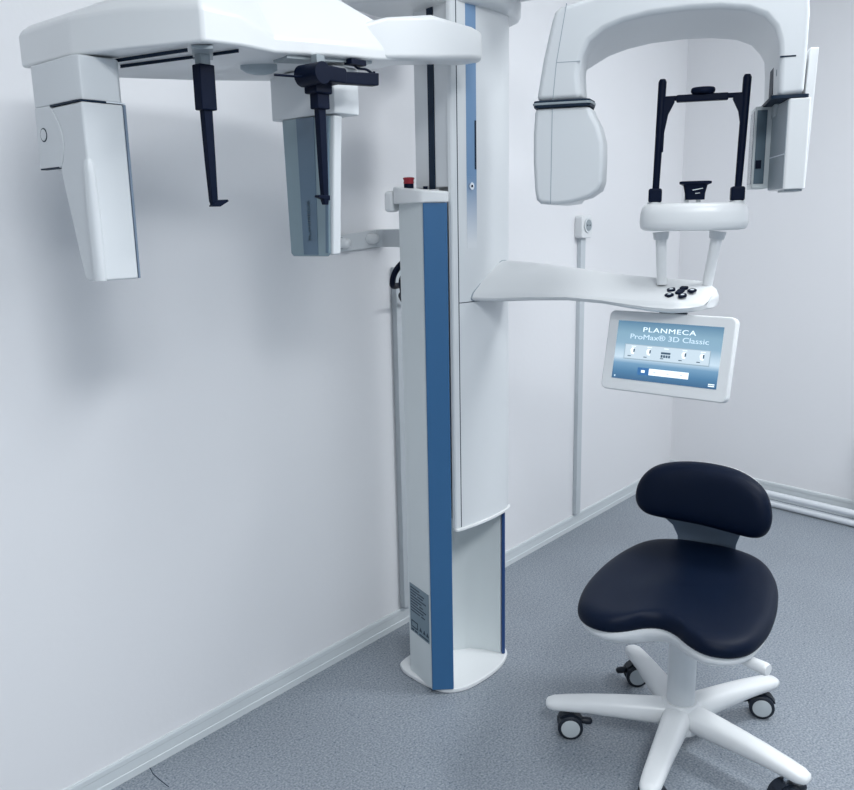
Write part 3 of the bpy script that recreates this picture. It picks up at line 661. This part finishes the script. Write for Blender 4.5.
# backrest
bo = smooth2([(-.168, .575), (-.160, .625), (-.125, .662), (-.06, .678), (.02, .680), (.09, .670), (.145, .640), (.168, .590), (.166, .545), (.140, .518), (.08, .516), (0, .522), (-.09, .528), (-.145, .540)], 4)
bcx, bcz = 0.0, .598; BX = 0.0
def BK(x, z, d): return SF_(x+BX, .215 - 1.1*x*x - d + .12*(z-.6), z-.004)
bm = bmesh.new(); rings = []
for f, d in ((.05, .052), (.4, .052), (.7, .049), (.88, .042), (.97, .028), (1., .012), (.985, .0), (.93, -.006)):
    rings.append([BK(bcx+(x-bcx)*f, bcz+(z-bcz)*f, d) for x, z in bo])
loft(bm, rings); bk = finish('backrest', bm, VINYL, ST, sub=1)
bm = bmesh.new(); rings = []
for f, d in ((.93, .002), (.955, -.008), (.93, -.014), (.5, -.018), (.05, -.02)):
    rings.append([BK(bcx+(x-bcx)*f, bcz+(z-bcz)*f, d) for x, z in bo])
loft(bm, rings); finish('backrest_shell', bm, WHITE, bk, angle=50)
# support plate: waisted sheet from the seat underside up to the backrest
bm = bmesh.new(); rings = []
for z_, hw, yy in ((.342, .07, .06), (.336, .07, .16), (.355, .070, .245), (.41, .072, .272), (.45, .075, .270), (.485, .086, .256), (.51, .108, .243), (.540, .135, .228)):
    ring = [SF_(BX+hw*k_, yy-.9*(hw*k_)**2 - .004, z_+.004*(yy < .2)) for k_ in (-1, -.5, 0, .5, 1)] + [SF_(BX+hw*k_, yy-.9*(hw*k_)**2+.004, z_-.004*(yy < .2)) for k_ in (1, .5, 0, -.5, -1)]
    rings.append(ring)
loft(bm, rings); finish('backrest_support', bm, SUPPORT, ST, angle=50)

# ------------------------------------------------------------------ ceiling lamps (out of the camera's view; the long one is added fill)
def lamp(x, y, sx, sy, power, lab):
    t = empty('ceiling_lamp', (x, y, CEIL), lab, 'lamp')
    box('lamp_frame', (x-sx/2-.03, y-sy/2-.03, CEIL-.05), (x+sx/2+.03, y+sy/2+.03, CEIL-.0005), WHITE, t, bevel=.004)
    box('diffuser', (x-sx/2, y-sy/2, CEIL-.056), (x+sx/2, y+sy/2, CEIL-.05), LAMPM, t)
    L = bpy.data.lights.new('lamp_light', 'AREA'); L.shape = 'RECTANGLE'; L.size = sx; L.size_y = sy; L.energy = power; L.color = (.94, .975, 1.0)
    lo = bpy.data.objects.new('lamp_light', L); COL.objects.link(lo); lo.location = (x, y, CEIL-.06)
    lo.parent = t; lo.matrix_parent_inverse = t.matrix_world.inverted()
lamp(.70, -1.40, .62, .62, 6, 'square ceiling lamp above the x-ray machine')
lamp(1.9, -2.1, .62, .62, 27, 'square ceiling lamp above the right side of the room')
lamp(-1.0, -2.5, 1.25, .62, 37, 'long unseen fill lamp added behind the viewpoint to brighten the left wall')  # added fill light, brightens the lower left wall

w = bpy.data.worlds.new('world'); scene.world = w; w.use_nodes = True
w.node_tree.nodes['Background'].inputs[0].default_value = (.6, .7, .85, 1); w.node_tree.nodes['Background'].inputs[1].default_value = .1

# ------------------------------------------------------------------ camera
cam = bpy.data.cameras.new('camera'); co = bpy.data.objects.new('camera', cam); COL.objects.link(co)
cam.sensor_fit = 'HORIZONTAL'; cam.sensor_width = 36; cam.lens = 830/854*36; cam.clip_start = .02
RT = Vector((0.6468345, -0.7623865, -0.0192844)); UP = Vector((0.1707715, 0.1201510, 0.9779575)); FW = Vector((0.7432646, 0.6358699, -0.2079117))
M = Matrix((RT, UP, -FW)).transposed().to_4x4(); M.translation = Vector((-.80658, -1.7023, 1.3))
co.matrix_world = M
scene.camera = co
scene.view_settings.view_transform = 'Standard'; scene.view_settings.look = 'None'
scene.view_settings.gamma = 1; scene.view_settings.exposure = .76
scene.view_settings.use_curve_mapping = False
